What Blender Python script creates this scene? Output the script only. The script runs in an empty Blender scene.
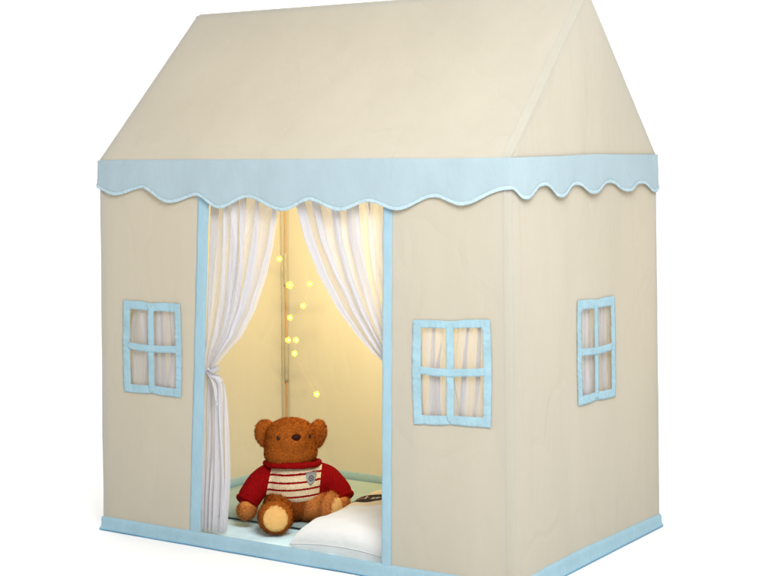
import bpy, bmesh, math, random
from mathutils import Vector, Matrix, noise
from mathutils.bvhtree import BVHTree

random.seed(7)
sc = bpy.context.scene
COL = sc.collection
PI = math.pi
W, D, HW, HR = 1.267, 0.818, 1.0, 1.423      # tent width, depth, wall height, ridge height (m)

# ------------------------------------------------------------------ helpers
def lerp(a, b, t): return a + (b - a) * t
def sm(t):
    t = max(0.0, min(1.0, t)); return t * t * (3 - 2 * t)
def interp(x, pts):
    if x <= pts[0][0]: return pts[0][1]
    for (a, fa), (b, fb) in zip(pts, pts[1:]):
        if x <= b: return lerp(fa, fb, (x - a) / (b - a))
    return pts[-1][1]
def cinterp(x, pts):
    if x <= pts[0][0]: return pts[0][1]
    for (a, fa), (b, fb) in zip(pts, pts[1:]):
        if x <= b: return lerp(fa, fb, sm((x - a) / (b - a)))
    return pts[-1][1]
def frange(a, b, n): return [a + (b - a) * i / n for i in range(n + 1)]
def nz(x, y, z=0.0, s=1.0): return noise.noise(Vector((x * s, y * s, z * s)))

def mesh_obj(name, verts, faces, mat, parent=None, smooth=True, label=None, mats=None, fmat=None):
    me = bpy.data.meshes.new(name)
    me.from_pydata([tuple(v) for v in verts], [], faces)
    for m in (mats or [mat]): me.materials.append(m)
    if fmat: me.polygons.foreach_set('material_index', fmat)
    if smooth: me.polygons.foreach_set('use_smooth', [True] * len(me.polygons))
    me.update()
    o = bpy.data.objects.new(name, me); COL.objects.link(o)
    o.parent = parent
    if label: o['label'] = label
    return o

def thing(name, label, cat, loc=(0, 0, 0), rz=0.0):
    o = bpy.data.objects.new(name, None); COL.objects.link(o)
    o.empty_display_size = 0.05
    o.location = loc; o.rotation_euler = (0, 0, rz)
    o['label'] = label; o['category'] = cat
    return o

class G:
    """collects vertices and faces"""
    def __init__(s): s.v = []; s.f = []
    def grid(s, fn, us, vs, skip=None, flip=False):
        b = len(s.v); n = len(us)
        for v in vs:
            for u in us: s.v.append(Vector(fn(u, v)))
        for j in range(len(vs) - 1):
            for i in range(n - 1):
                if skip and skip((us[i] + us[i+1]) / 2, (vs[j] + vs[j+1]) / 2): continue
                q = (b+j*n+i, b+j*n+i+1, b+(j+1)*n+i+1, b+(j+1)*n+i)
                s.f.append(q[::-1] if flip else q)
    def tube(s, pts, r, seg=10, closed=False, caps=True):
        pts = [Vector(p) for p in pts]; n = len(pts); b = len(s.v)
        rs = r if isinstance(r, (list, tuple)) else [r] * n
        for i, p in enumerate(pts):
            if closed: t = pts[(i+1) % n] - pts[i-1]
            else: t = pts[min(i+1, n-1)] - pts[max(i-1, 0)]
            t.normalize()
            up = Vector((0, 0, 1)) if abs(t.z) < 0.9 else Vector((0, 1, 0))
            a = t.cross(up).normalized(); c = a.cross(t)
            for k in range(seg):
                w = 2 * PI * k / seg
                s.v.append(p + (a * math.cos(w) + c * math.sin(w)) * rs[i])
        m = n if closed else n - 1
        for i in range(m):
            j = (i + 1) % n
            for k in range(seg):
                l = (k + 1) % seg
                s.f.append((b+i*seg+k, b+i*seg+l, b+j*seg+l, b+j*seg+k))
        if caps and not closed:
            s.f.append(tuple(b+k for k in range(seg))[::-1])
            s.f.append(tuple(b+(n-1)*seg+k for k in range(seg)))
    def ellipsoid(s, c, r, rot=None, nu=28, nv=18, fn=None):
        b = len(s.v); c = Vector(c); rot = rot or Matrix.Identity(3)
        for j in range(nv + 1):
            th = PI * j / nv
            for i in range(nu):
                ph = 2 * PI * i / nu
                d = Vector((math.sin(th)*math.cos(ph), math.sin(th)*math.sin(ph), math.cos(th)))
                k = fn(d) if fn else 1.0
                s.v.append(c + rot @ Vector((d.x*r[0]*k, d.y*r[1]*k, d.z*r[2]*k)))
        for j in range(nv):
            for i in range(nu):
                l = (i + 1) % nu
                s.f.append((b+j*nu+i, b+(j+1)*nu+i, b+(j+1)*nu+l, b+j*nu+l))
    def obj(s, name, mat, parent=None, **k): return mesh_obj(name, s.v, s.f, mat, parent, **k)

def grid_uv(o, us, vs):
    n = len(us); uv = o.data.uv_layers.new(name='cloth')
    for lp in o.data.loops:
        i = lp.vertex_index; uv.data[lp.index].uv = (us[i % n], vs[i // n])
def thicken(o, t, offset=0.0):
    m = o.modifiers.new('Solidify', 'SOLIDIFY'); m.thickness = t; m.offset = offset

def baked(g, voxel=None, smooth_it=0):
    """weld a collected set of shapes into one continuous skin, returned as (verts, faces)"""
    me = bpy.data.meshes.new('tmp'); me.from_pydata([tuple(v) for v in g.v], [], g.f); me.update()
    o = bpy.data.objects.new('tmp', me); COL.objects.link(o)
    if voxel:
        m = o.modifiers.new('r', 'REMESH'); m.mode = 'VOXEL'; m.voxel_size = voxel
    if smooth_it:
        m = o.modifiers.new('s', 'SMOOTH'); m.iterations = smooth_it; m.factor = 0.5
    dg = bpy.context.evaluated_depsgraph_get(); dg.update()
    ev = o.evaluated_get(dg); em = ev.to_mesh()
    v = [p.co.copy() for p in em.vertices]; f = [tuple(p.vertices) for p in em.polygons]
    ev.to_mesh_clear(); bpy.data.objects.remove(o); bpy.data.meshes.remove(me)
    return v, f

# ------------------------------------------------------------------ materials
class N:
    def __init__(s, name):
        s.m = bpy.data.materials.new(name); s.m.use_nodes = True
        s.t = s.m.node_tree; s.t.nodes.clear()
        s.out = s.n('ShaderNodeOutputMaterial')
    def n(s, typ, **k):
        nd = s.t.nodes.new(typ)
        for a, b in k.items(): setattr(nd, a, b)
        return nd
    def l(s, a, b): s.t.links.new(a, b)
    def noise(s, scale, detail=3, rough=0.55, stretch=None, space='Object'):
        tc = s.n('ShaderNodeTexCoord'); mp = s.n('ShaderNodeMapping')
        s.l(tc.outputs[space], mp.inputs['Vector'])
        if stretch: mp.inputs['Scale'].default_value = stretch
        nt = s.n('ShaderNodeTexNoise'); nt.inputs['Scale'].default_value = scale
        nt.inputs['Detail'].default_value = detail; nt.inputs['Roughness'].default_value = rough
        s.l(mp.outputs[0], nt.inputs['Vector'])
        return nt.outputs['Fac']
    def ramp(s, fac, stops):
        r = s.n('ShaderNodeValToRGB'); e = r.color_ramp.elements
        while len(e) < len(stops): e.new(0.5)
        for el, (p, c) in zip(e, stops):
            el.position = p; el.color = (*c, 1) if len(c) == 3 else c
        s.l(fac, r.inputs[0]); return r.outputs[0]
    def bump(s, fac, strength, dist=0.002, prev=None):
        b = s.n('ShaderNodeBump'); b.inputs['Strength'].default_value = strength
        b.inputs['Distance'].default_value = dist
        s.l(fac, b.inputs['Height'])
        if prev: s.l(prev, b.inputs['Normal'])
        return b.outputs[0]
    def math(s, op, a, b=None, c=None):
        m = s.n('ShaderNodeMath', operation=op)
        for i, x in enumerate((a, b, c)):
            if x is None: continue
            if isinstance(x, (int, float)): m.inputs[i].default_value = x
            else: s.l(x, m.inputs[i])
        return m.outputs[0]
    def finish(s, sh): s.l(sh, s.out.inputs['Surface']); return s.m

def fabric(name, col, var=0.06, trans=None, tfac=0.0, folds=0.3, weave=0.25, fold_scale=6, stretch=(1, 1, .35), alpha=1.0, pucker=0.0, crease=0.0, streak=None):
    k = N(name)
    f1 = k.noise(fold_scale, 4, .6, stretch)
    a = tuple(c * (1 - var) for c in col); b = tuple(min(1, c * (1 + var * .7)) for c in col)
    colr = k.ramp(k.noise(fold_scale * .8, 5, .65, stretch), [(.3, a), (.7, b)])
    nrm = k.bump(f1, folds, .02)
    if crease:
        rg = k.math('ABSOLUTE', k.math('SUBTRACT', k.noise(3.2, 2, .5, (1.3, 1.3, .7)), .5))
        nrm = k.bump(k.math('MINIMUM', rg, .035), crease, .10, nrm)
        nrm = k.bump(k.noise(38, 4, .65, (1, 1, .45)), crease * .5, .006, nrm)
    if pucker: nrm = k.bump(k.noise(110, 2, .5, (1, 1, .9)), pucker, .006, nrm)
    nrm = k.bump(k.noise(900, 2, .6, (1, 1, 1)), weave, .0006, nrm)
    d = k.n('ShaderNodeBsdfDiffuse'); k.l(colr, d.inputs['Color']); k.l(nrm, d.inputs['Normal'])
    d.inputs['Roughness'].default_value = .6
    sh = d.outputs[0]
    if tfac:
        t = k.n('ShaderNodeBsdfTranslucent'); t.inputs['Color'].default_value = (*(trans or col), 1); k.l(nrm, t.inputs['Normal'])
        mx = k.n('ShaderNodeMixShader'); mx.inputs[0].default_value = tfac
        k.l(sh, mx.inputs[1]); k.l(t.outputs[0], mx.inputs[2]); sh = mx.outputs[0]
    if alpha < 1:
        tr = k.n('ShaderNodeBsdfTransparent'); mx = k.n('ShaderNodeMixShader'); mx.inputs[0].default_value = alpha
        if streak:      # gathered threads: denser and looser streaks that follow the folds
            f = k.noise(1.0, 3, .6, (streak[0], streak[1], 1), 'UV')
            mr = k.n('ShaderNodeMapRange'); k.l(f, mr.inputs['Value'])
            mr.inputs['From Min'].default_value = .32; mr.inputs['From Max'].default_value = .66
            mr.inputs['To Min'].default_value = alpha - .20; mr.inputs['To Max'].default_value = alpha + .27
            k.l(mr.outputs[0], mx.inputs[0])
        k.l(tr.outputs[0], mx.inputs[1]); k.l(sh, mx.inputs[2]); sh = mx.outputs[0]
    return k.finish(sh)

def principled(name, col, rough=.6, var=.1, scale=20, stretch=None, bump=0.0, **kw):
    k = N(name); p = k.n('ShaderNodeBsdfPrincipled')
    f = k.noise(scale, 4, .6, stretch)
    k.l(k.ramp(f, [(.3, tuple(c*(1-var) for c in col)), (.7, tuple(min(1, c*(1+var)) for c in col))]), p.inputs['Base Color'])
    p.inputs['Roughness'].default_value = rough
    if bump: k.l(k.bump(f, bump, .002), p.inputs['Normal'])
    for a, b in kw.items(): p.inputs[a.replace('_', ' ')].default_value = b
    return k.finish(p.outputs[0])

CREAM_PALE = fabric('lit_edge_cream', (.495, .475, .415), .03, (.8, .64, .36), .15, folds=.25, fold_scale=16, stretch=(1, 1, .4))  # paler cream paints in the light caught by the rounded sleeves
CREAM = fabric('cream_cotton', (.510, .492, .425), .045, (.80, .64, .36), .20, folds=.28, crease=.42, stretch=(1, 1, .22))
BLUE = fabric('blue_cotton', (.395, .495, .540), .05, (.5, .75, .85), .12, folds=.35, fold_scale=14, stretch=(1, 1, .6), crease=.2)
BLUE_BAND = fabric('blue_band_cotton', (.345, .515, .600), .06, (.5, .75, .85), .08, folds=.4, fold_scale=24, stretch=(1, 1, .5))
BLUE_RIB = fabric('blue_ribbon', (.375, .555, .630), .10, (.5, .75, .85), .15, folds=.35, fold_scale=30, stretch=(1, 1, 1), pucker=.25)
BLUE_HEM = fabric('pale_blue_binding', (.48, .615, .67), .08, (.5, .75, .85), .12, folds=.5, fold_scale=60, stretch=(1, 1, 1), pucker=.5)
BLUE_DK = fabric('blue_shaded_piping', (.16, .38, .55), .1, folds=.2)
SHEER = fabric('white_sheer', (.77, .77, .815), .03, (.66, .66, .70), .26, folds=.15, weave=.1, alpha=.56, streak=(34, 1.1))
SHEER_THIN = fabric('white_window_sheer', (.58, .58, .615), .03, (.54, .54, .58), .18, folds=.1, weave=.1, alpha=.52, streak=(16, .9))
SHEER_TIE = fabric('white_sheer_tie', (.68, .68, .72), .03, (.66, .66, .70), .26, folds=.3, weave=.1, alpha=.85)
SHEET = fabric('pale_blue_groundsheet', (.70, .90, 1.0), .06, folds=.7, fold_scale=22, stretch=(1, 1, 1))
MAT_GREEN = fabric('sage_green_pad', (.36, .46, .45), .06, folds=.5, fold_scale=9, stretch=(1, 1, 1), pucker=.2)
WHITE_COT = fabric('white_pillow_cotton', (.755, .755, .745), .02, folds=.35, fold_scale=11, stretch=(1, 1, 1))
BEIGE_COT = fabric('beige_cushion_cotton', (.80, .68, .45), .04, folds=.35, fold_scale=11, stretch=(1, 1, 1))
DARK_PRINT = principled('dark_brown_print', (.02, .008, .008), .8, .3)
PALE_PRINT = principled('pale_print', (.55, .52, .45), .8, .2)
RED_PRINT = principled('red_print', (.5, .10, .05), .8, .2)
WOOD = principled('orange_pine', (.50, .29, .14), .6, .2, 60, (6, 6, .4), .2)
FUR = principled('brown_plush', (.47, .128, .018), .9, .5, 240, None, Specular_IOR_Level=.05)
FUR_DK = principled('dark_brown_plush', (.30, .075, .012), .9, .45, 240, None, Specular_IOR_Level=.05)
FUR_LT = principled('tan_plush', (.68, .25, .065), .9, .4, 240, None, Specular_IOR_Level=.05)
PAD = fabric('honey_suede', (.86, .54, .20), .08, folds=.4, fold_scale=40, stretch=(1, 1, 1))
RED_KNIT = None
EYE = principled('eye_plastic', (.012, .006, .004), .3, .1, Specular_IOR_Level=.2)
NOSE = principled('nose_thread', (.035, .008, .005), .7, .4, 300, (1, 6, 1), .5, Specular_IOR_Level=.1)
SILVER = principled('badge_thread', (.30, .32, .33), .6, .2, 400, None, .3)
BADGE_DK = principled('badge_dark_thread', (.03, .025, .03), .6, .2)
FLOOR = principled('white_seamless_floor', (.93, .93, .93), .9, .004, 3)
WIRE = principled('clear_wire', (.72, .62, .40), .5, .1)

def knit(name, base, stripes):
    k = N(name); p = k.n('ShaderNodeBsdfPrincipled'); p.inputs['Roughness'].default_value = .85
    p.inputs['Specular IOR Level'].default_value = .06
    tc = k.n('ShaderNodeTexCoord'); sp = k.n('ShaderNodeSeparateXYZ'); k.l(tc.outputs['Object'], sp.inputs[0])
    x, y, z = sp.outputs
    mott = k.noise(220, 3, .6, (1, 1, 1))
    red = k.ramp(mott, [(.25, tuple(c*.6 for c in base)), (.75, tuple(c*1.25 for c in base))])
    if stripes:
        # stripes rise a little to the wearer's left; the panel has slanted raglan edges
        zz = k.math('SUBTRACT', z, k.math('MULTIPLY', x, .05))
        zz = k.math('ADD', zz, k.math('MULTIPLY', k.math('SUBTRACT', mott, .5), .0035))
        m = None
        for c in (.134, .1150, .0965, .0775):
            d = k.math('LESS_THAN', k.math('ABSOLUTE', k.math('SUBTRACT', zz, c)), .0026)
            m = d if m is None else k.math('MAXIMUM', m, d)
        lo = k.math('GREATER_THAN', zz, .0625); hi = k.math('LESS_THAN', zz, .160)
        slant = k.math('MULTIPLY', k.math('SUBTRACT', .10, z), .20)
        le = k.math('GREATER_THAN', x, k.math('SUBTRACT', -.064, slant))
        ri = k.math('LESS_THAN', x, k.math('ADD', .076, k.math('MULTIPLY', k.math('SUBTRACT', z, .10), .10)))
        fr = k.math('LESS_THAN', y, -.012)
        pan = k.math('MULTIPLY', k.math('MULTIPLY', lo, hi), k.math('MULTIPLY', k.math('MULTIPLY', le, ri), fr))
        pan = k.math('MULTIPLY', pan, k.math('SUBTRACT', 1.0, m))
        mix = k.n('ShaderNodeMix', data_type='RGBA'); k.l(pan, mix.inputs[0])
        k.l(red, mix.inputs[6])
        cr = k.ramp(mott, [(.25, (.60, .46, .27)), (.75, (.84, .74, .54))]); k.l(cr, mix.inputs[7])
        k.l(mix.outputs[2], p.inputs['Base Color'])
    else:
        k.l(red, p.inputs['Base Color'])
    # knitted columns
    wv = k.n('ShaderNodeTexWave', wave_type='BANDS', bands_direction='X'); wv.inputs['Scale'].default_value = 60
    wv.inputs['Distortion'].default_value = 2.0; wv.inputs['Detail'].default_value = 1
    k.l(tc.outputs['Object'], wv.inputs['Vector'])
    k.l(k.bump(mott, .4, .002, k.bump(wv.outputs['Fac'], .35, .002)), p.inputs['Normal'])
    return k.finish(p.outputs[0])
KNIT = knit('striped_red_knit', (.28, .003, .004), True)
KNIT_RED = knit('red_knit', (.28, .003, .004), False)

def emit(name, col, s, mixt=0.0):
    k = N(name); e = k.n('ShaderNodeEmission'); e.inputs[0].default_value = (*col, 1); e.inputs[1].default_value = s
    sh = e.outputs[0]
    if mixt:
        t = k.n('ShaderNodeBsdfTransparent'); m = k.n('ShaderNodeMixShader'); m.inputs[0].default_value = mixt
        k.l(sh, m.inputs[1]); k.l(t.outputs[0], m.inputs[2]); sh = m.outputs[0]
    return k.finish(sh)
GLOW = emit('yellow_bulb_glow', (.93, .76, .08), 2.5, .70)
CORE = emit('white_bulb_core', (1.0, .97, .85), 3.0)

# ------------------------------------------------------------------ setting
g = G(); g.grid(lambda u, v: (u, v, 0), [-40, 40], [-40, 40])
o = g.obj('floor', FLOOR, smooth=False); o['kind'] = 'structure'

# ------------------------------------------------------------------ the tent
tent = thing('play_tent', 'cream fabric playhouse tent with pale blue scalloped valance and three small windows', 'play tent')

def wall_fold(a, z, seed, edge):
    # shallow slack in hung cloth, pinned to zero along its borders
    return (.006 * nz(a * 2.2, z * .9, seed) + .003 * nz(a * 7, z * 1.3, seed + 9) + .0012 * nz(a * 19, z * 2.6, seed + 4)) * edge

def edge_fade(a, a0, a1, z, z0=0.0, z1=HW):
    return sm(min(a - a0, a1 - a) / .09) * sm((z - z0) / .12) * sm((z1 - z - .10) / .2)

def cloth_wall(name, axis, const, a0, a1, nrm, hole=None, seed=0.0, shear=None, label=None, z1=HW + .004):
    """vertical cloth panel on plane axis=const; a runs along the other horizontal axis"""
    us = set(frange(a0, a1, max(8, int((a1 - a0) / .02)))); vs = set(frange(.004, z1, 50))
    if hole:
        us = {u for u in us if not any(abs(u - h) < .008 for h in hole[:2])} | set(hole[:2])
        vs = {v for v in vs if not any(abs(v - h) < .008 for h in hole[2:])} | set(hole[2:])
    us = sorted(us); vs = sorted(vs)
    def fn(a, z):
        e = edge_fade(a, a0, a1, z)
        if hole:
            dx = max(hole[0] - .03 - a, a - hole[1] - .03, 0); dz = max(hole[2] - .03 - z, z - hole[3] - .03, 0)
            e *= sm(math.hypot(dx, dz) / .07)
        w = wall_fold(a, z, seed, e) * nrm
        if shear: a = shear(a, z)
        return (a, const + w, z) if axis == 'y' else (const + w, a, z)
    sk = (lambda a, z: hole[0] < a < hole[1] and hole[2] < z < hole[3]) if hole else None
    gg = G(); gg.grid(fn, us, vs, sk, flip=False)
    return gg.obj(name, CREAM, tent, label=label)

R = .011
def postL(z): return lerp(.311, .3565, z / 1.0)       # left edge of the left door trim
def postR(z): return lerp(.939, .955, z / 1.0)        # right edge of the right door trim
cloth_wall('front_panel', 'y', 0.0, R, .36, -1, (.105, .276, .396, .612), 1.0,
           shear=lambda a, z: a if a < .276 else lerp(.276, postL(z) + .012, (a - .276) / (.36 - .276)),
           label='left front wall panel, darker, beside tied sheer curtain')
cloth_wall('front_panel', 'y', 0.0, .94, W - R, -1, (1.022, 1.206, .394, .618), 2.0,
           shear=lambda a, z: a if a > 1.022 else lerp(postR(z) - .012, 1.022, (a - .94) / (1.022 - .94)),
           label='right front wall panel at the near corner')
cloth_wall('side_panel', 'x', W, R, D - R, 1, (.348, .526, .408, .628), 3.0, label='right side wall with one window')
cloth_wall('side_panel', 'x', 0.0, R, D - R, -1, None, 4.0, label='plain left side wall seen from inside')
cloth_wall('back_panel', 'y', D, R, W - R, 1, None, 5.0)
# header above the doorway, behind the valance
gg = G(); gg.grid(lambda u, v: (lerp(postL(v), postR(v), u), -.001, v), frange(0, 1, 30), frange(.915, HW + .002, 4))
gg.obj('door_header', CREAM, tent)

# corner sleeves and wooden poles
for (cx, cy) in ((R, R), (W - R, R), (R, D - R), (W - R, D - R)):
    gg = G()
    pts = [(cx + .0012 * nz(z * 5, cx * 9, cy * 7), cy + .0012 * nz(z * 5, cx * 9 + 4, cy * 7), z) for z in frange(.006, HW, 40)]
    gg.tube(pts, [R + .0012 + .0006 * nz(z * 14, cx, cy) for z in frange(0, 1, 40)], 16)
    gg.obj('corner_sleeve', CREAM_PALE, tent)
    ix = .027 if cx < .5 else W - .027; iy = .027 if cy < .4 else D - .027
    gg = G(); gg.tube([(ix, iy, z) for z in frange(.01, HW + .01, 8)], .0023, 12)
    p = gg.obj('pole', WOOD, tent)
    for (z0, z1) in ((.06, .13), (.30, .42), (.60, .70), (.86, .95)):
        gg = G(); n = frange(z0, z1, 8)
        gg.tube([(ix + .0006 * nz(z * 30, 1), iy, z) for z in n], [.0050 + .0005 * nz(z * 60, 3) for z in n], 12)
        gg.obj('pole_sleeve', CREAM, p)

# roof: two slopes, two gables, sleeves along the edges
def slope_pt(u, v, back=False):
    x = lerp(.0115, W - .0115, u)
    y = lerp(-.004, D / 2, v); z = lerp(HW, HR, v)
    e = sm(min(u, 1 - u) / .12) * sm(min(v, 1 - v) / .16)
    s = (-.010 + .006 * nz(x * 2.4, v * 2, 6.0 if back else 5.0) + .0025 * nz(x * 8, v * 5, 3)) * e
    n = Vector((0, -(HR - HW), D / 2 + .006)).normalized()
    p = Vector((x, y, z)) + n * s
    if back: p.y = D - p.y
    return p
for back in (False, True):
    gg = G(); gg.grid(lambda u, v: slope_pt(u, v, back), frange(0, 1, 50), frange(0, 1, 36), flip=back)
    gg.obj('roof', CREAM, tent, label=None if back else 'front roof slope above the doorway')
for x, sgn, sd in ((0.0, -1, 8.0), (W, 1, 7.0)):
    def gab(u, v):
        y = lerp(-.004, D + .004, u); h = max(0.0, 1 - abs(y - D / 2) / (D / 2 + .004)); z = HW - .0165 + (HR - HW) * h * v + .0165 * (1 - v) 
        e = sm(v * h / .25) * sm((1 - v) / .25) * sm(min(u, 1 - u) / .2)
        return (x + sgn * (.004 * nz(y * 3, z * 2, sd) - .003) * e, y, z)
    gg = G(); gg.grid(gab, frange(0, 1, 40), frange(0, 1, 24), flip=(sgn < 0))
    gg.obj('gable', CREAM, tent, label='triangular right gable' if sgn > 0 else None)
    for back in (False, True):
        gg = G(); pts = []
        for t in frange(0, 1, 30):
            p = Vector((x - sgn * .0115, lerp(-.006, D / 2, t), lerp(HW, HR, t) - .0163))
            if back: p.y = D - p.y
            pts.append(p)
        gg.tube(pts, [.0121 + .0004 * nz(t * 12, x, 2) for t in frange(0, 1, 30)], 18)
        
        for q in gg.v: q.y = min(max(q.y, -.0015), D + .0015)
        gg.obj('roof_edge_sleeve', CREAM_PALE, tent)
gg = G(); gg.tube([(x, D / 2, HR - .0125 + .001 * nz(x * 6, 2)) for x in frange(.004, W - .004, 30)], .0085, 14); gg.obj('ridge_sleeve', CREAM, tent)

# scalloped valance running round all four sides
FRONT = [(-.03, .935), (.075, .906), (.171, .927), (.268, .890), (.361, .908), (.434, .877), (.526, .904), (.633, .873),
         (.715, .900), (.803, .876), (.885, .898), (.965, .880), (1.072, .909), (1.139, .893), (1.262, .930)]
SIDE = [(.0, .931), (.072, .906), (.160, .935), (.241, .904), (.325, .933), (.412, .908), (.504, .933), (.598, .908), (.686, .929), (.786, .900), (.83, .912)]
def lobes(x, pts):
    for (a, fa), (b, fb) in zip(pts, pts[1:]):
        if a <= x <= b:
            t = (x - a) / (b - a); t = t if fa > fb else 1 - t; hi, lo = max(fa, fb), min(fa, fb)
            return lerp(hi, lo, .5 * sm(t) + .5 * sm(sm(t)))
    return pts[-1][1]
def val_low(s):
    # s = distance round the tent from the front left corner
    if s < W: return cinterp(s, FRONT)
    s -= W
    if s < D: return lobes(s, SIDE)
    s -= D
    if s < W: return lerp(.911, .905 - .016 * math.cos(2 * PI * s / .181), sm(min(s, W - s) / .08))
    s -= W
    return lerp(.928 if s > D / 2 else .911, .915 - .013 * math.cos(2 * PI * (s + .02) / .1636), sm(min(s, D - s) / .08))
PER = 2 * (W + D)
def peri(s, off):
    """point on the rounded outline of the tent pushed outwards by off"""
    s = s % PER; rr = .007
    x0, y0, x1, y1 = -off, -off, W + off, D + off
    if s < W: p = [lerp(x0, x1, s / W), y0]
    elif s < W + D: p = [x1, lerp(y0, y1, (s - W) / D)]
    elif s < 2 * W + D: p = [lerp(x1, x0, (s - W - D) / W), y1]
    else: p = [x0, lerp(y1, y0, (s - 2 * W - D) / D)]
    # soften the corners
    for ax, lo, hi in ((0, x0, x1),):
        for cx, sx in ((x0, 1), (x1, -1)):
            for cy, sy in ((y0, 1), (y1, -1)):
                dx = (p[0] - cx) * sx; dy = (p[1] - cy) * sy
                if dx < rr and dy < rr:
                    v = Vector((rr - dx, rr - dy)); L = v.length
                    if L > rr: v *= rr / L; p = [cx + sx * (rr - v.x), cy + sy * (rr - v.y)]
    return p
NS = 920
ss = [PER * i / NS for i in range(NS)]
def flare(s, t):
    # cloth hangs off the eave: ripples grow towards the free edge
    c_ = min(abs(s - q) for q in (0, W, W + D, 2 * W + D, PER)); k_ = (.25 + .75 * sm(c_ / .12)) * (.3 if s > 2 * W + D else 1)
    return .0040 + (.0055 * t + t * t * (.0025 * math.sin(2 * PI * s / .181 + 1.2 * nz(s * 3, 2)) + .004 * nz(s * 6, t, 3)) + .001 * nz(s * 22, t * 2, 6)) * k_
def val_pt(s, t):
    lo = val_low(s) + .003 * nz(s * 9, 5)
    top = HW + .001 + .0015 * nz(s * 5, 7) - (.004 * math.sin(PI * (s - W - .05) / D) * -1 if W < s < W + D else 0)
    x, y = peri(s, flare(s, t)); return Vector((x, y, lerp(top, lo, t)))
gg = G(); ts = frange(0, 1, 14)
for t in ts:
    for s in ss: gg.v.append(val_pt(s, t))
for j in range(len(ts) - 1):
    for i in range(NS):
        k = (i + 1) % NS; gg.f.append((j*NS+i, (j+1)*NS+i, (j+1)*NS+k, j*NS+k))
val = gg.obj('valance', BLUE, tent, label='pale blue scalloped valance round the eaves'); thicken(val, .0012)
gg = G(); NH = 1400; HT = [0, .25, .5, .75, 1]
for t in HT:
    for i in range(NH):
        q = PER * i / NH; lo = val_pt(q, 1.0); hi = val_pt(q, .90)
        d = (hi - lo).normalized(); x, y = peri(q, 1.0); cx, cy = peri(q, 0.0); o_ = Vector((x - cx, y - cy, 0)).normalized()
        w_ = .0085 + .0012 * nz(q * 45, 4)
        ruf = .0011 * nz(q * 170 + t * 2.5, t * 1.5, 8) * (1 - abs(t - .5)) + .0006 * nz(q * 60, t, 2)
        gg.v.append(lo - d * .0008 + d * w_ * t + o_ * (.0016 + .0008 * math.sin(PI * t) + ruf))
for j in range(4):
    for i in range(NH):
        k = (i + 1) % NH; gg.f.append((j*NH+i, (j*NH)+k, (j+1)*NH+k, (j+1)*NH+i))
hem_ = gg.obj('scalloped_hem', BLUE_HEM, val); thicken(hem_, .0012)
# stitched seam lying on the upper edge
# bottom band
def trim_ring(name, prof, mat, parent, n=420):
    gg = G(); m = len(prof)
    for i in range(n):
        s = PER * i / n
        up = 1 + .10 * nz(s * 3, 11) + (.24 * sm((s - W) / .2) * sm((W + D - s) / .55) if W < s < W + D else 0) + (.05 if s < W else 0)
        lift = .0015 * (1 + nz(s * 7, 4))
        for (o_, z_) in prof:
            x, y = peri(s, o_ + .0022 * nz(s * 8, z_ * 30, 2)); gg.v.append(Vector((x, y, lift + z_ * up)))
    for i in range(n):
        k = (i + 1) % n
        for j in range(m):
            l = (j + 1) % m; gg.f.append((i*m+j, k*m+j, k*m+l, i*m+l))
    return gg.obj(name, mat, parent)
trim = trim_ring('bottom_trim', [(.0025, .033), (.0045, .026), (.0045, .016), (.0052, .008), (.0075, .003), (.0075, .0005), (-.006, .0005), (-.006, .033), (-.002, .0345)], BLUE_BAND, tent)
trim_ring('trim_shaded_piping', [(.0082, .0024), (.0088, .0012), (.0082, .0002), (.0060, .0002), (.0060, .0024)], BLUE_DK, trim)  # dark blue piping at the foot; also paints the shade under the band

# door trims
def door_trim(edge_l, edge_r, seed, label):
    gg = G(); us = frange(0, 1, 6)
    def fn(u, z):
        x = lerp(edge_l(z), edge_r(z), u) + .0012 * nz(z * 12, u, seed)
        return (x, -.0016 - .0006 * math.sin(PI * u) + .0012 * nz(u * 3, z * 14, seed + 2), z)
    gg.grid(fn, us, frange(.022, .93, 80))
    o = gg.obj('door_trim', BLUE_BAND, tent, label=label); thicken(o, .0012, -1)
door_trim(postL, lambda z: postL(z) + .0365, 1.0, 'blue band along left edge of the doorway')
door_trim(lambda z: postR(z) - .0265, postR, 2.0, 'blue band along right edge of the doorway')

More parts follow.
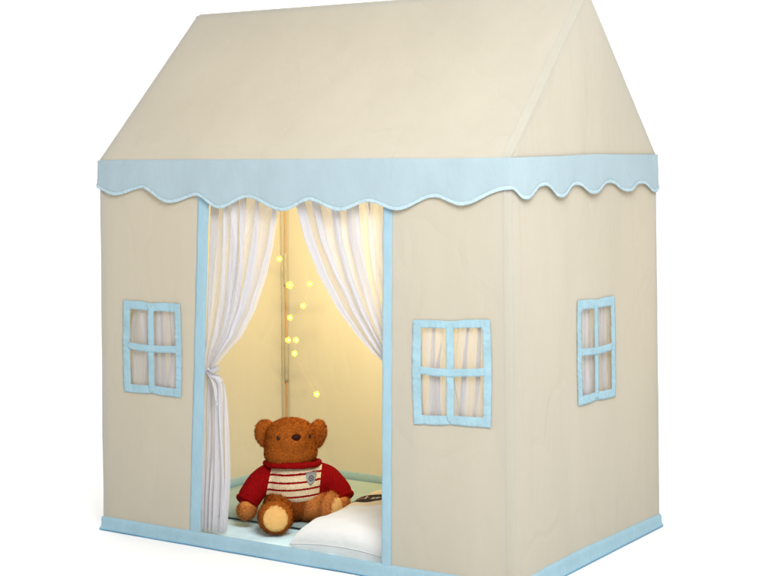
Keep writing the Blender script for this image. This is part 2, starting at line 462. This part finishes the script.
# windows
def window(P, w0, w1, z0, z1, iw0, iw1, iz0, iz1, seed, label, gap=0.0, tilt=0.0):
    """P(a, z, out) -> world point; the blue ribbon frame is sewn round the opening"""
    P_ = P
    def P(a, z, o): return P_(a, z + tilt * ((a - w0) / (w1 - w0) - .5), o)
    root = bpy.data.objects.new('window', None); COL.objects.link(root); root.parent = tent; root['label'] = label
    wob = lambda a, z, k: .0010 * nz(a * 14, z * 14, seed + k)
    a_s = sorted(set(frange(w0, iw0, 5) + frange(iw0, iw1, 70) + frange(iw1, w1, 5)))
    z_s = sorted(set(frange(z0, iz0, 5) + frange(iz0, iz1, 90) + frange(iz1, z1, 5)))
    mid = (iw0 + iw1) / 2 - .004 + wob(seed, 1, 2); mz = (iz0 + iz1) / 2 + .002; hw = .0100; hz = .0090
    def fn(a, z):
        ta = (a - w0) / (w1 - w0); tz = (z - z0) / (z1 - z0)
        pinch = .0032 * math.exp(-((ta - .5) / .13) ** 2) * (-1 if tz > .5 else 1) * (abs(tz - .5) * 2) ** 3
        bow = -.003 * math.sin(PI * tz) * (1 if ta > .5 else -1) * (abs(ta - .5) * 2) ** 3 * -1
        aa = a + wob(a, z, 0) + bow; zz = z + wob(a, z, 5) + pinch
        dh = min(abs(z - z0), abs(z - z1)); dv_ = min(abs(a - w0), abs(a - w1))
        q = nz(a * 150 + z * 40, z * 18, seed) if dh < dv_ else nz(z * 150 + a * 40, a * 18, seed + 5)
        return P(aa, zz, .0028 + .0017 * q)
    gg = G(); gg.grid(fn, a_s, z_s, lambda a, z: iw0 < a < iw1 and iz0 < z < iz1)
    o = gg.obj('frame', BLUE_RIB, root); thicken(o, .001)
    gg = G(); gg.grid(lambda a, z: P(mid + a + .0015 * nz(z * 25, seed, 3), z, .0022 + .0018 * sm(min(z - iz0 + .016, iz1 + .016 - z) / .02) + .0008 * nz(z * 60, a * 60, seed)), frange(-hw, hw, 4), frange(iz0 - .016, iz1 + .016, 34))
    o = gg.obj('mullion', BLUE_RIB, root); thicken(o, .0012)
    gg = G(); gg.grid(lambda a, z: P(a, mz + z + .0030 * math.sin(PI * (a - iw0) / (iw1 - iw0)) * -1 + .0015 * nz(a * 25, seed, 8), .0022 + .0030 * sm(min(a - iw0 + .008, iw1 + .008 - a) / .014) + .0008 * nz(z * 60, a * 60, seed)), frange(iw0 - .008, iw1 + .008, 26), frange(-hz, hz, 4))
    o = gg.obj('crossbar', BLUE_RIB, root); thicken(o, .0012)
    gg = G(); n = 6
    def sh(a, z):
        t = (a - w0) / (w1 - w0); k = lerp(.35, 1.0, sm((iz1 + .02 - z) / .25))
        ph = t * n + 1.5 * nz(t * 3.3, z * 2.5, seed + 4) + .5 * nz(t * 9, z * 6, seed + 1)
        aa = lerp(w0 - .012 + gap * 2.4, w1 + .014, t) + .0125 * math.sin(2 * PI * ph) * (.5 + .5 * k)
        return P(aa + .004 * nz(t * 6, z * 9, seed), z, -.011 + .006 * math.cos(2 * PI * ph) * k * (.55 + .8 * abs(nz(t * 4, 3, seed))) + .002 * nz(a * 20, z * 10, seed))
    us = frange(w0, w1, 150); zs = frange(iz0 - .02, iz1 + .014, 24); gg.grid(sh, us, zs)
    grid_uv(gg.obj('sheer_curtain', SHEER_THIN, root), [(u - w0) / (w1 - w0) + seed for u in us], zs)
fr = lambda a, z, o: (a, -o, z)
sd = lambda a, z, o: (W + o, a, z)
window(fr, .088, .288, .381, .626, .112, .269, .403, .603, 1.5, 'left front window with orange sliver showing beside its sheer', gap=.014)
window(fr, 1.0085, 1.2160, .383, .6275, 1.031, 1.196, .405, .609, 2.5, 'right front window by the near corner', tilt=.011)
window(sd, .332, .541, .391, .647, .355, .519, .413, .623, 3.5, 'window in the right side wall', tilt=-.006)

# door curtains (sheer, tied to the doorway edges)
def door_curtain(L, Rr, folds, zt, zb, ztie, seed, label, tie_x):
    gg = G(); nu = 220; zs = frange(zb, zt, 110)
    def fn(t, z):
        l = interp(z, L); r = interp(z, Rr); w = r - l
        near = math.exp(-((z - ztie) / .05) ** 2)
        amp = lerp(.017, .006, near) * sm((zt - z) / .05 + .4)
        ph = t * folds + 1.5 * nz(t * 2.4, z * 1.3, seed) + .5 * nz(t * 7, z * 2.6, seed + 3)
        amp *= .55 + 1.1 * abs(nz(t * 3.7, z * .8, seed + 11))
        e_ = sm(min(t, 1 - t) / .07)
        x = lerp(l, r, t) + (w / folds) * (.60 * math.sin(2 * PI * ph) + .06 * math.sin(6 * PI * ph + 9 * nz(t * 3, z * 2, seed))) * e_ * (.6 + .8 * abs(nz(t * 3, z * 1.2, seed + 21)))
        y = .034 + .8 * amp * math.cos(2 * PI * ph) + .22 * amp * math.sin(5 * PI * ph + 6 * nz(t * 4, z * 2, seed + 5)) + .010 * nz(t * 2.5, z * 3, seed + 7)
        return (x, y, z + .004 * math.sin(2 * PI * ph) * (1 if z - zb < .01 else 0))
    us = frange(0, 1, nu); gg.grid(fn, us, zs)
    c = gg.obj('door_curtain', SHEER, tent, label=label); grid_uv(c, [u + seed for u in us], zs)
    return c
LL = [(.03, .320), (.27, .330), (.46, .334), (.69, .345), (.89, .362)]
LR = [(.035, .405), (.05, .408), (.17, .418), (.28, .414), (.38, .411), (.42, .405), (.449, .372), (.465, .376), (.50, .412), (.546, .466), (.617, .514), (.70, .549), (.78, .573), (.90, .597)]
cL = door_curtain(LL, LR, 6, .925, .036, .455, 1.0, 'left sheer curtain gathered at the doorway edge', .35)
RL = [(.036, .90), (.42, .905), (.47, .928), (.512, .900), (.531, .869), (.572, .820), (.63, .761), (.713, .701), (.80, .656), (.90, .624)]
RRr = [(.036, 1.0), (.42, .985), (.47, .952), (.512, .955), (.60, .955), (.90, .962)]
cR = door_curtain(RL, RRr, 6, .925, .036, .47, 5.0, 'right sheer curtain drawn behind the doorway edge', .94)
def tieback(c, x, z, seed, s, tails=True):
    gg = G()
    ring = [(x + .024 * math.cos(a), .034 + .022 * math.sin(a), z + .004 * math.sin(2 * a)) for a in [2 * PI * i / 28 for i in range(28)]]
    gg.tube(ring, .006, 8, closed=True); gg.obj('tieback', SHEER_TIE, c)
    # two loose tails that stick out and droop
    if not tails: return
    for k, (dx, dz, wd) in enumerate(((.062, -.034, .020), (.046, -.075, .022))):
        def fn(u, v):
            cx = x + s * (.014 + dx * u - .01 * u * u); cz = z + .004 + dz * (u ** 1.3) - v * wd * (.5 + .6 * u) - .004 * math.sin(6 * u + k)
            return (cx + .006, .010 - .012 * u + .006 * math.sin(7 * v + 5 * u + k), cz)
        gg = G(); gg.grid(fn, frange(0, 1, 14), frange(-.5, .5, 8)); gg.obj('tieback_tail', SHEER_TIE, c)
tieback(cL, .352, .455, 1, 1); tieback(cR, .955, .47, 2, 1, False)

# groundsheet (sewn into the tent)
gg = G()
def gs(u, v):
    x = lerp(.006, W - .006, u); y = lerp(.006, D - .006, v)
    k = sm((.26 - y) / .1) * sm(y / .03)
    return (x, y, .006 + k * (.006 + .007 * max(-.6, nz(x * 9, y * 13, 2)) + .0035 * nz(x * 26, y * 30, 5)) + .002 * nz(x * 3, y * 3, 8))
gg.grid(gs, frange(0, 1, 130), frange(0, 1, 90)); gg.obj('groundsheet', SHEET, tent)

# ------------------------------------------------------------------ green floor mat
mat = thing('floor_mat', 'thin sage green padded mat on the tent floor behind the teddy bear', 'mat', (W / 2, .52, .012))
gg = G(); hx, hy = W / 2 - .03, .272
def mt(u, v):
    x = u * hx; y = v * hy
    e = min(1, (1 - max(abs(u), abs(v))) * 22)
    q = abs(math.sin(PI * x / .14)) ** .4 * abs(math.sin(PI * y / .14)) ** .4
    return (x, y, .0015 + (.005 * math.sqrt(max(0, e)) + .0045 * q * e) + .002 * nz(x * 5, y * 5, 3))
gg.grid(mt, frange(-1, 1, 120), frange(-1, 1, 60)); pad = gg.obj('quilted_pad', MAT_GREEN, mat)
gg = G(); corners = []
for (x0, y0, x1, y1) in ((-hx, -hy, hx, -hy), (hx, -hy, hx, hy), (hx, hy, -hx, hy), (-hx, hy, -hx, -hy)):
    for i in range(40): t = i / 40; corners.append((lerp(x0, x1, t), lerp(y0, y1, t), .0035 + .0008 * nz(t * 9, x0, y0)))
gg.tube(corners, .003, 8, closed=True); gg.obj('binding', MAT_GREEN, mat)

# ------------------------------------------------------------------ pillow and cushion
def cushion_mesh(hx, hy, th, seed, n=56, pw=2.6, ex=.55):
    gg = G()
    def prof(u, v):
        a = max(0.0, (1 - abs(u) ** pw)) * max(0.0, (1 - abs(v) ** pw)); return a ** ex
    def pos(u, v, s):
        pin = 1 - .055 * (1 - abs(v) ** 2) * abs(u) ** 3; pin2 = 1 - .075 * (1 - abs(u) ** 2) * abs(v) ** 3
        rad = 0
        for (cx, cy) in ((-1, -1), (1, -1), (1, 1), (-1, 1)):
            d = math.hypot(u - cx, v - cy) + 1e-4
            rad += .0055 * math.exp(-d * 1.8) * math.sin(9 * math.atan2(v - cy, u - cx) + seed) * min(1, d * 3)
        ed = .004 * math.sin(26 * u + seed) * abs(v) ** 6 + .004 * math.sin(22 * v + seed) * abs(u) ** 6
        z = s * th * prof(u, v) * (1 + .10 * nz(u * 2, v * 2, seed)) + (rad + .4 * ed + .004 * nz(u * 4, v * 4, seed + 2)) * prof(u, v) ** .3
        return Vector((u * hx * pin, v * hy * pin2, z))
    us = [math.copysign(1 - (1 - abs(t)) ** 1.6, t) for t in frange(-1, 1, n)]
    gg.grid(lambda u, v: pos(u, v, 1), us, us); gg.grid(lambda u, v: pos(u, v, -1) - Vector((0, 0, .0004)), us, us, flip=True)
    return gg, pos
pil = thing('pillow', 'plump white pillow lying at the doorway sill in front of the teddy bear', 'pillow', (.806, .200, .041), math.radians(-6))
gg, _ = cushion_mesh(.205, .155, .058, 1.3, 64, 4.4, .40)
for v in gg.v:
    # the cloth gives where it lies on the floor
    v.z -= .016 * (abs(v.x) / .205) ** 2 * (abs(v.y) / .155) ** 2
    if v.z < -.033: v.z = -.033 - (abs(v.z) - .033) * .04
body = gg.obj('pillow_case', WHITE_COT, pil)
gg = G(); rim = []
for (x0, y0, x1, y1) in ((-1, -1, 1, -1), (1, -1, 1, 1), (1, 1, -1, 1), (-1, 1, -1, -1)):
    for i in range(40):
        t = i / 40; u = lerp(x0, x1, t); v = lerp(y0, y1, t)
        rim.append((u * .205 * (1 - .055 * (1 - v * v) * abs(u) ** 3), v * .155 * (1 - .075 * (1 - u * u) * abs(v) ** 3), -.016 * u * u * v * v))
gg.tube(rim, .0013, 8, closed=True); gg.obj('seam', WHITE_COT, body)

cus = thing('cushion', 'beige cushion with dark brown printed band, mostly hidden behind the white pillow', 'cushion', (.815, .415, .068), math.radians(8))
gg, cpos = cushion_mesh(.24, .14, .054, 4.1); cb = gg.obj('cushion_cover', BEIGE_COT, cus)
q = G(); nu, nv = 150, 9; rr = random.Random(5)
q.grid(lambda u, v: cpos(u, v, 1) + Vector((0, 0, .0012)), frange(-.90, .90, nu), frange(-.72, -.44, nv))
mk = []; st = 0
for i in range(nu):          # rows of small pale and red figures woven into the dark band
    if i >= st: w_ = rr.choice((2, 3, 3, 4)); st = i + w_ + 1; c_ = rr.choice((1, 1, 0, 2)); lo_ = rr.choice((4, 5)); hi_ = rr.choice((6, 7, 8))
    mk.append((0 if i == st - 1 else c_, lo_, hi_))
fm = [mk[i][0] if mk[i][1] <= j < mk[i][2] and rr.random() > .15 else 0 for j in range(nv) for i in range(nu)]
mesh_obj('printed_band', q.v, q.f, None, cb, mats=[DARK_PRINT, PALE_PRINT, RED_PRINT], fmat=fm)

# ------------------------------------------------------------------ teddy bear
TH = 0.58912
bear = thing('teddy_bear', 'brown plush teddy bear in a dark red sweater striped cream, sitting in the doorway', 'teddy bear', (.428, .289, .020), TH)
rng = random.Random(11)

def furry(name, v, f, mat, parent, count, length, skip=None, width=.00085, comb=Vector((0, 0, -.6)), curl=.8, label=None, avoid=None):
    """skin plus a coat of short bent hairs, all in one mesh"""
    V = [Vector(p) for p in v]; F = [tuple(q) for q in f]
    tris = []; cum = []; tot = 0.0
    vn = [Vector() for _ in V]
    for q in F:
        for k in range(1, len(q) - 1):
            a, b, c = V[q[0]], V[q[k]], V[q[k+1]]; n = (b - a).cross(c - a); ar = n.length / 2
            for i in (q[0], q[k], q[k+1]): vn[i] += n
            if ar > 0: tot += ar; tris.append((q[0], q[k], q[k+1])); cum.append(tot)
    vn = [n.normalized() if n.length > 0 else Vector((0, 0, 1)) for n in vn]
    outv = list(V); outn = list(vn); outf = list(F)
    import bisect
    for _ in range(count):
        t = tris[min(len(tris) - 1, bisect.bisect(cum, rng.random() * tot))]
        r1, r2 = rng.random(), rng.random()
        if r1 + r2 > 1: r1, r2 = 1 - r1, 1 - r2
        p = V[t[0]] * (1 - r1 - r2) + V[t[1]] * r1 + V[t[2]] * r2
        if skip and skip(p): continue
        n = (vn[t[0]] * (1 - r1 - r2) + vn[t[1]] * r1 + vn[t[2]] * r2).normalized()
        cl = Vector((nz(p.x, p.y, p.z, 170), nz(p.x + 3, p.y, p.z, 170), nz(p.x, p.y + 3, p.z, 170))) * 2
        tg = cl + comb * .35 + Vector((rng.gauss(0, .45), rng.gauss(0, .45), rng.gauss(0, .45)))
        tg -= n * tg.dot(n)
        if tg.length < 1e-4: continue
        tg.normalize(); d = (n * .95 + tg * .75).normalized()
        L = length * rng.uniform(.7, 1.25) * (1.45 if rng.random() < .06 else 1)
        side = d.cross(n).normalized() * width * .5
        m = p + d * L * .55
        e = m + (d + tg * curl - n * rng.uniform(0, .5)).normalized() * L * .5
        b = len(outv)
        outv += [p - side, p + side, m - side * .8, m + side * .8, e]
        sn = (n + d * .25).normalized(); outn += [sn] * 5
        outf += [(b, b+1, b+3, b+2), (b+2, b+3, b+4)]
    o = mesh_obj(name, outv, outf, mat, parent, label=label)
    o.data.normals_split_custom_set_from_vertices([tuple(n) for n in outn])
    return o
def bvh(v, f): return BVHTree.FromPolygons([tuple(p) for p in v], f)
def front_hit(tree, x, z):
    h = tree.ray_cast(Vector((x, -1, z)), Vector((0, 1, 0))); return h[0], h[1]

# head: broad cheeks and a low muzzle, turned a little to the right of the picture
HY = math.radians(14); Rz = Matrix.Rotation(HY, 3, 'Z'); HC = Vector((-.005, -.004, .206))
gg = G()
gg.ellipsoid(HC, (.068, .062, .060), Rz)
gg.ellipsoid(HC + Rz @ Vector((0, -.008, -.020)), (.070, .056, .042), Rz)
gg.ellipsoid(HC + Rz @ Vector((0, -.042, .010)), (.040, .026, .034), Rz)
gg.ellipsoid(HC + Rz @ Vector((0, -.004, .030)), (.063, .054, .039), Rz)
hv, hf = baked(gg, .005, 8)
htree = bvh(hv, hf)
nose_p, nose_n = front_hit(htree, .0145, .2345)
eyes = [front_hit(htree, x, .233) for x in (-.032, .0465)]
def head_skip(p):
    return (p - nose_p).length < .010 or any((p - e[0]).length < .006 for e in eyes)
head = furry('head', hv, hf, FUR, bear, 38000, .0078, skip=head_skip)
for sx, c, r in ((-1, (-.0705, .008, .2330), (.0270, .015, .0360)), (1, (.0675, .022, .2290), (.0235, .015, .0355))):
    ro = Matrix.Rotation(HY + sx * .25, 3, 'Z') @ Matrix.Rotation(sx * .22, 3, 'Y')
    def cup(d):  # hollow front
        return 1.0 if d.y > 0 else 1 - .35 * (1 - min(1, (d.x*d.x + d.z*d.z) * 1.1))
    gg = G(); gg.ellipsoid(c, r, ro, 26, 20, cup)
    ear = furry('ear', gg.v, gg.f, FUR, bear, 8500, .0078)
    q = G(); q.ellipsoid(Vector(c) + ro @ Vector((0, -r[1] * .62, -.003)), (r[0] * .6, .0035, r[2] * .58), ro, 18, 12)
    furry('inner_ear', q.v, q.f, FUR_DK, ear, 900, .005)  # darker fur paints the shadow inside the cupped ear
# nose: a stitched rounded triangle
gg = G()
def nfn(d): return 1 - .28 * max(0, -d.z) * (abs(d.x))
gg.ellipsoid(nose_p + nose_n * .003, (.0130, .0066, .0092), Rz, 22, 14, nfn)
gg.obj('nose', NOSE, head)
gg = G(); gg.tube([nose_p + Vector((0, -.0005, -.006)), nose_p + Vector((0, -.001, -.012)), nose_p + Vector((.001, .001, -.019))], .0011, 6); gg.obj('mouth_stitch', NOSE, head)
for p, n in eyes:
    gg = G(); gg.ellipsoid(p + n * .0022, (.0052, .0042, .0060), Rz, 18, 12); gg.obj('eye', EYE, head)

# lower body and legs in plush
gg = G(); gg.ellipsoid((.006, .005, .052), (.082, .076, .055)); gg.ellipsoid((.006, .0, .10), (.07, .06, .05))
bv, bf = baked(gg, .007, 6)
furry('body', bv, bf, FUR_DK, bear, 15000, .0064, skip=lambda p: p.z > .075)
def limb(name, pts, rs, mat, cnt, foot=None, length=.0076, skip=None):
    gg = G()
    for i in range(len(pts) - 1):
        a, b = Vector(pts[i]), Vector(pts[i+1])
        n = max(2, int((b - a).length / .008))
        for k in range(n + 1):
            t = k / n; r = lerp(rs[i], rs[i+1], t); gg.ellipsoid(a.lerp(b, t), (r, r, r), None, 16, 10)
    if foot: gg.ellipsoid(*foot)
    v, f = baked(gg, .0055, 7)
    for p in v: p.z = max(p.z, .003)
    return v, f, furry(name, v, f, mat, bear, cnt, length, skip=skip)
ft = Matrix.Rotation(math.radians(-6), 3, 'Z') @ Matrix.Rotation(math.radians(-10), 3, 'X')
lv, lf, legL = limb('leg', [(-.034, -.03, .046), (-.034, -.115, .040)], [.043, .036], FUR, 13000, ((-.036, -.146, .043), (.0465, .028, .044), ft))
ft2 = Matrix.Rotation(math.radians(56), 3, 'Z')
rv, rf, legR = limb('leg', [(.040, -.022, .046), (.090, -.044, .042)], [.041, .035], FUR_LT, 11000, ((.106, -.055, .044), (.040, .024, .043), ft2))
def foot_pad(v, f, c, ax, ay, d, parent):
    tr = bvh(v, f); q = G(); c = Vector(c); d = Vector(d).normalized(); sx = d.cross(Vector((0, 0, 1))).normalized(); up = sx.cross(d)
    rings = []
    b = 0; nR, nT = 12, 40
    for i in range(nR + 1):
        r = i / nR
        for j in range(nT):
            a = 2 * PI * j / nT
            p0 = c - d * .2 + sx * (ax * r * math.cos(a)) + up * (ay * r * math.sin(a) * (1 + .06 * math.sin(a)))
            h = tr.ray_cast(p0, d)
            p = h[0] if h[0] else p0 + d * .2
            q.v.append(p - d * (.0075 * (1 - r ** 5) ** .5 + .0005))
    for i in range(nR):
        for j in range(nT):
            k = (j + 1) % nT; q.f.append((i*nT+j, i*nT+k, (i+1)*nT+k, (i+1)*nT+j))
    return q.obj('foot_pad', PAD, parent)
foot_pad(lv, lf, (-.0335, -.146, .0405), .0335, .0345, (0.06, 1, -.02), legL)
foot_pad(rv, rf, (.106, -.055, .044), .026, .030, (-.829, .559, 0), legR)
# arms: plush paws emerging from the sleeves
limb('paw', [(-.112, -.052, .068), (-.119, -.066, .043)], [.019, .0245], FUR_LT, 6500, skip=lambda p: p.z > .058)
limb('paw', [(.128, -.020, .070), (.133, -.040, .052)], [.018, .0235], FUR_LT, 6500, skip=lambda p: p.z > .066)

# sweater
gg = G()
gg.ellipsoid((.008, .0, .098), (.083, .078, .060))
gg.ellipsoid((.008, .0, .080), (.084, .078, .040))
gg.ellipsoid((.006, .0, .128), (.072, .060, .038))
def sleeve(a, b, r0, r1):
    a, b = Vector(a), Vector(b)
    for k in range(13):
        t = k / 12; p = a.lerp(b, t) + Vector((0, 0, .010 * math.sin(PI * t))); r = lerp(r0, r1, t); gg.ellipsoid(p, (r, r, r), None, 16, 10)
sleeve((-.060, .0, .122), (-.110, -.045, .076), .034, .0335)
sleeve((.074, .0, .122), (.129, -.015, .078), .034, .0335)
sv, sf = baked(gg, .0045, 7)
cuts = [((-.110, -.045, .076), (-.5, -.55, -.75)), ((.129, -.015, .078), (.45, -.45, -.78))]
# hem: trim everything under the knit's lower edge
sv2 = []
for p in sv:
    p = p.copy()
    if p.z < .044 + .03 * 0 and abs(p.x - .008) < .09: p.z = .044 + (p.z - .044) * .1
    for k, dv in ((1, .0016),):
        p += Vector((nz(p.x * 30, p.y * 30, p.z * 18), nz(p.x * 30 + 5, p.y * 30, p.z * 18), 0)) * dv
    sv2.append(p)
sweater = mesh_obj('sweater', sv2, sf, KNIT, bear, label='dark red sweater with cream striped front')
stree = bvh(sv2, sf)
# collar: rolled edge
gg = G(); pts = []; pts2 = []
for i in range(48):
    a = 2 * PI * i / 48; w = .002 * nz(math.cos(a) * 3, math.sin(a) * 3, 4)
    pts.append((.001 + (.071 + w) * math.cos(a), -.004 + (.062 + w) * math.sin(a), .156 - .004 * math.sin(a) + w))
    pts2.append((.001 + (.063 + w) * math.cos(a), -.004 + (.055 + w) * math.sin(a), .1635 - .004 * math.sin(a) + w))
gg.tube(pts, [.0085 + .0012 * nz(i * .9, 2) for i in range(48)], 10, closed=True); gg.obj('collar', KNIT_RED, sweater)
# hem roll
gg = G(); pts = []
for i in range(60):
    a = 2 * PI * i / 60; dirv = Vector((math.cos(a), math.sin(a), 0))
    h = stree.ray_cast(Vector((.008, 0, .053)) + dirv * .3, -dirv)
    rad = min(.095, (h[0] - Vector((.008, 0, .053))).length) if h[0] else .085
    rad = rad if abs(dirv.x) < .75 else .082
    pts.append(Vector((.008, 0, .050 + .0025 * nz(math.cos(a) * 3, math.sin(a) * 3, 2))) + dirv * (rad - .002))
gg.tube(pts, [.0068 + .001 * nz(i * .7, 5) for i in range(60)], 10, closed=True); gg.obj('hem', KNIT_RED, sweater)
for (c, d) in cuts:
    c = Vector(c); d = Vector(d).normalized(); c = c + d * .018
    a1 = d.orthogonal().normalized(); a2 = d.cross(a1)
    gg = G(); gg.tube([c + (a1 * math.cos(w) + a2 * math.sin(w)) * .0270 for w in [2 * PI * i / 30 for i in range(30)]], [.0062 + .0008 * nz(i * .8, 3) for i in range(30)], 10, closed=True)
    gg.obj('cuff', KNIT_RED, sweater)
# shield badge
def shield(name, s, lift, mt_, par, ring=None):
    q = G(); c, n = front_hit(stree, .0535, .1235)
    ol = []
    if ring is None:
        prof = [(-1, .95), (-.5, .9), (0, 1.0), (.5, .9), (1, .95), (.98, .2), (.75, -.4), (.35, -.85), (0, -1.1), (-.35, -.85), (-.75, -.4), (-.98, .2)]
        for k in range(5):
            sc_ = (1, .97, .6, .3, .0)[k]; h = (0, .0022, .0028, .003, .003)[k]
            for (x, z) in prof: 
                X = .0535 + x * .0135 * sc_ * s; Z = .1235 + z * .0155 * sc_ * s
                hh = stree.ray_cast(Vector((X, -1, Z)), Vector((0, 1, 0)))[0] or c
                q.v.append(Vector((X, hh.y - lift - h, Z)))
        m = len(prof)
        for k in range(4):
            for j in range(m): l = (j + 1) % m; q.f.append((k*m+j, k*m+l, (k+1)*m+l, (k+1)*m+j))
    else:
        pts = []
        for i in range(24):
            a = 2 * PI * i / 24; X = .0535 + ring * math.cos(a); Z = .1245 + ring * math.sin(a)
            hh = stree.ray_cast(Vector((X, -1, Z)), Vector((0, 1, 0)))[0] or c
            pts.append(Vector((X, hh.y - lift, Z)))
        q.tube(pts, .0012, 6, closed=True)
    return q.obj(name, mt_, par)
shield('badge', 1.0, .0005, SILVER, sweater)
shield('badge_ring', 1, .0042, BADGE_DK, sweater, ring=.0056)
shield('badge_spot', 1, .0042, BADGE_DK, sweater, ring=.0012)

# ------------------------------------------------------------------ string of fairy lights
BY = .66
lights = thing('string_light', 'string of small glowing yellow bulbs hanging inside the tent by the back corner', 'string lights', (.15, BY, HR - .10))
bp = [(.104, .694), (.142, .616), (.217, .623), (.192, .556), (.142, .518), (.134, .450), (.164, .452), (.158, .411), (.239, .295)]
o0 = Vector(lights.location)
P3 = [Vector((x, BY, z)) - o0 for i, (x, z) in enumerate(bp)]
anchor = [Vector((.08, BY + .04, 1.20)) - o0, Vector((.09, BY + .02, 1.0)) - o0, Vector((.098, BY, .83)) - o0]
path = []
ctl = anchor + P3
for a, b in zip(ctl, ctl[1:]):
    for i in range(6):
        t = i / 6; path.append(a.lerp(b, t) + Vector((0, 0, -.008 * math.sin(PI * t))))
path.append(ctl[-1])
gg = G(); gg.tube(path, .00028, 5); gg.obj('wire', WIRE, lights)
for i, p in enumerate(P3):
    gg = G(); s = .0090 + (.0022 if i == 1 else 0)
    gg.ellipsoid(p, (s, s, s), None, 24, 16, lambda d: 1 + .13 * math.cos(5 * math.atan2(d.z, d.x)) * (d.x*d.x + d.z*d.z))
    b_ = gg.obj('bulb', GLOW, lights)
    gg = G(); gg.ellipsoid(p, (.0029, .0029, .0029), None, 12, 8); gg.obj('filament', CORE, b_)

# ------------------------------------------------------------------ camera
f_px, cy_px = 1538.317, 149.885
th, roll = .58912, .00964
F = Vector((-math.sin(th), math.cos(th), 0)); Rr_ = Vector((math.cos(th), math.sin(th), 0)); Z = Vector((0, 0, 1))
pos = Vector((1.26681, 0, 0)) - F * 3.46634 - Rr_ * .27989; pos.z = 1.02129
rt = Rr_ * math.cos(roll) - Z * math.sin(roll) * -1 * -1
up = Rr_ * math.sin(roll) + Z * math.cos(roll)
cam = bpy.data.cameras.new('camera'); co = bpy.data.objects.new('camera', cam); COL.objects.link(co)
M = Matrix((rt, up, -F)).transposed().to_4x4(); M.translation = pos; co.matrix_world = M
cam.sensor_width = 36; cam.lens = f_px / 768 * 36; cam.shift_y = -(288 - cy_px) / 768
cam.clip_start = .05; cam.clip_end = 300
sc.camera = co

# ------------------------------------------------------------------ light
def area(name, loc, target, size, power, col, sy=None):
    l = bpy.data.lights.new(name, 'AREA'); l.size = size; l.energy = power; l.color = col
    if sy: l.shape = 'RECTANGLE'; l.size_y = sy
    o = bpy.data.objects.new(name, l); COL.objects.link(o); o.location = loc
    d = Vector(target) - Vector(loc); o.rotation_euler = d.to_track_quat('-Z', 'Y').to_euler(); return o
tgt = Vector((.75, .1, .55)); az = math.radians(45); el = math.radians(32)
dv = Vector((math.sin(az) * math.cos(el), -math.cos(az) * math.cos(el), math.sin(el)))
area('key_softbox', tgt + dv * 2.5, tgt, 1.0, 59, (1, .985, .955))
# the warm light that fills the inside of the tent, hung behind the door header
wl = area('warm_lamp', (.64, .13, .945), (.47, .80, .72), .45, 9.6, (1, .765, .37), .07)
wl.data.spread = math.radians(125)

w = bpy.data.worlds.new('World'); sc.world = w; w.use_nodes = True
nt = w.node_tree; nt.nodes.clear()
out = nt.nodes.new('ShaderNodeOutputWorld'); bg = nt.nodes.new('ShaderNodeBackground')
tc = nt.nodes.new('ShaderNodeTexCoord'); dp = nt.nodes.new('ShaderNodeVectorMath'); dp.operation = 'DOT_PRODUCT'
dp.inputs[1].default_value = (F.x, F.y, .25)
mr = nt.nodes.new('ShaderNodeMapRange'); mr.interpolation_type = 'SMOOTHSTEP'
mr.inputs['From Min'].default_value = -.45; mr.inputs['From Max'].default_value = .55
mr.inputs['To Min'].default_value = .42; mr.inputs['To Max'].default_value = 1.62
nt.links.new(tc.outputs['Generated'], dp.inputs[0]); nt.links.new(dp.outputs['Value'], mr.inputs['Value'])
nt.links.new(mr.outputs[0], bg.inputs['Strength']); bg.inputs['Color'].default_value = (1, 1, 1, 1)
nt.links.new(bg.outputs[0], out.inputs[0])

# ------------------------------------------------------------------ render settings
vs = sc.view_settings
sc.display_settings.display_device = 'sRGB'
vs.view_transform = 'Standard'; vs.look = 'None'; vs.exposure = 0; vs.gamma = 1; vs.use_curve_mapping = False
cy = sc.cycles
cy.max_bounces = 10; cy.diffuse_bounces = 6; cy.transmission_bounces = 8; cy.transparent_max_bounces = 24
cy.use_denoising = True; cy.sample_clamp_indirect = 6
sc.render.film_transparent = False
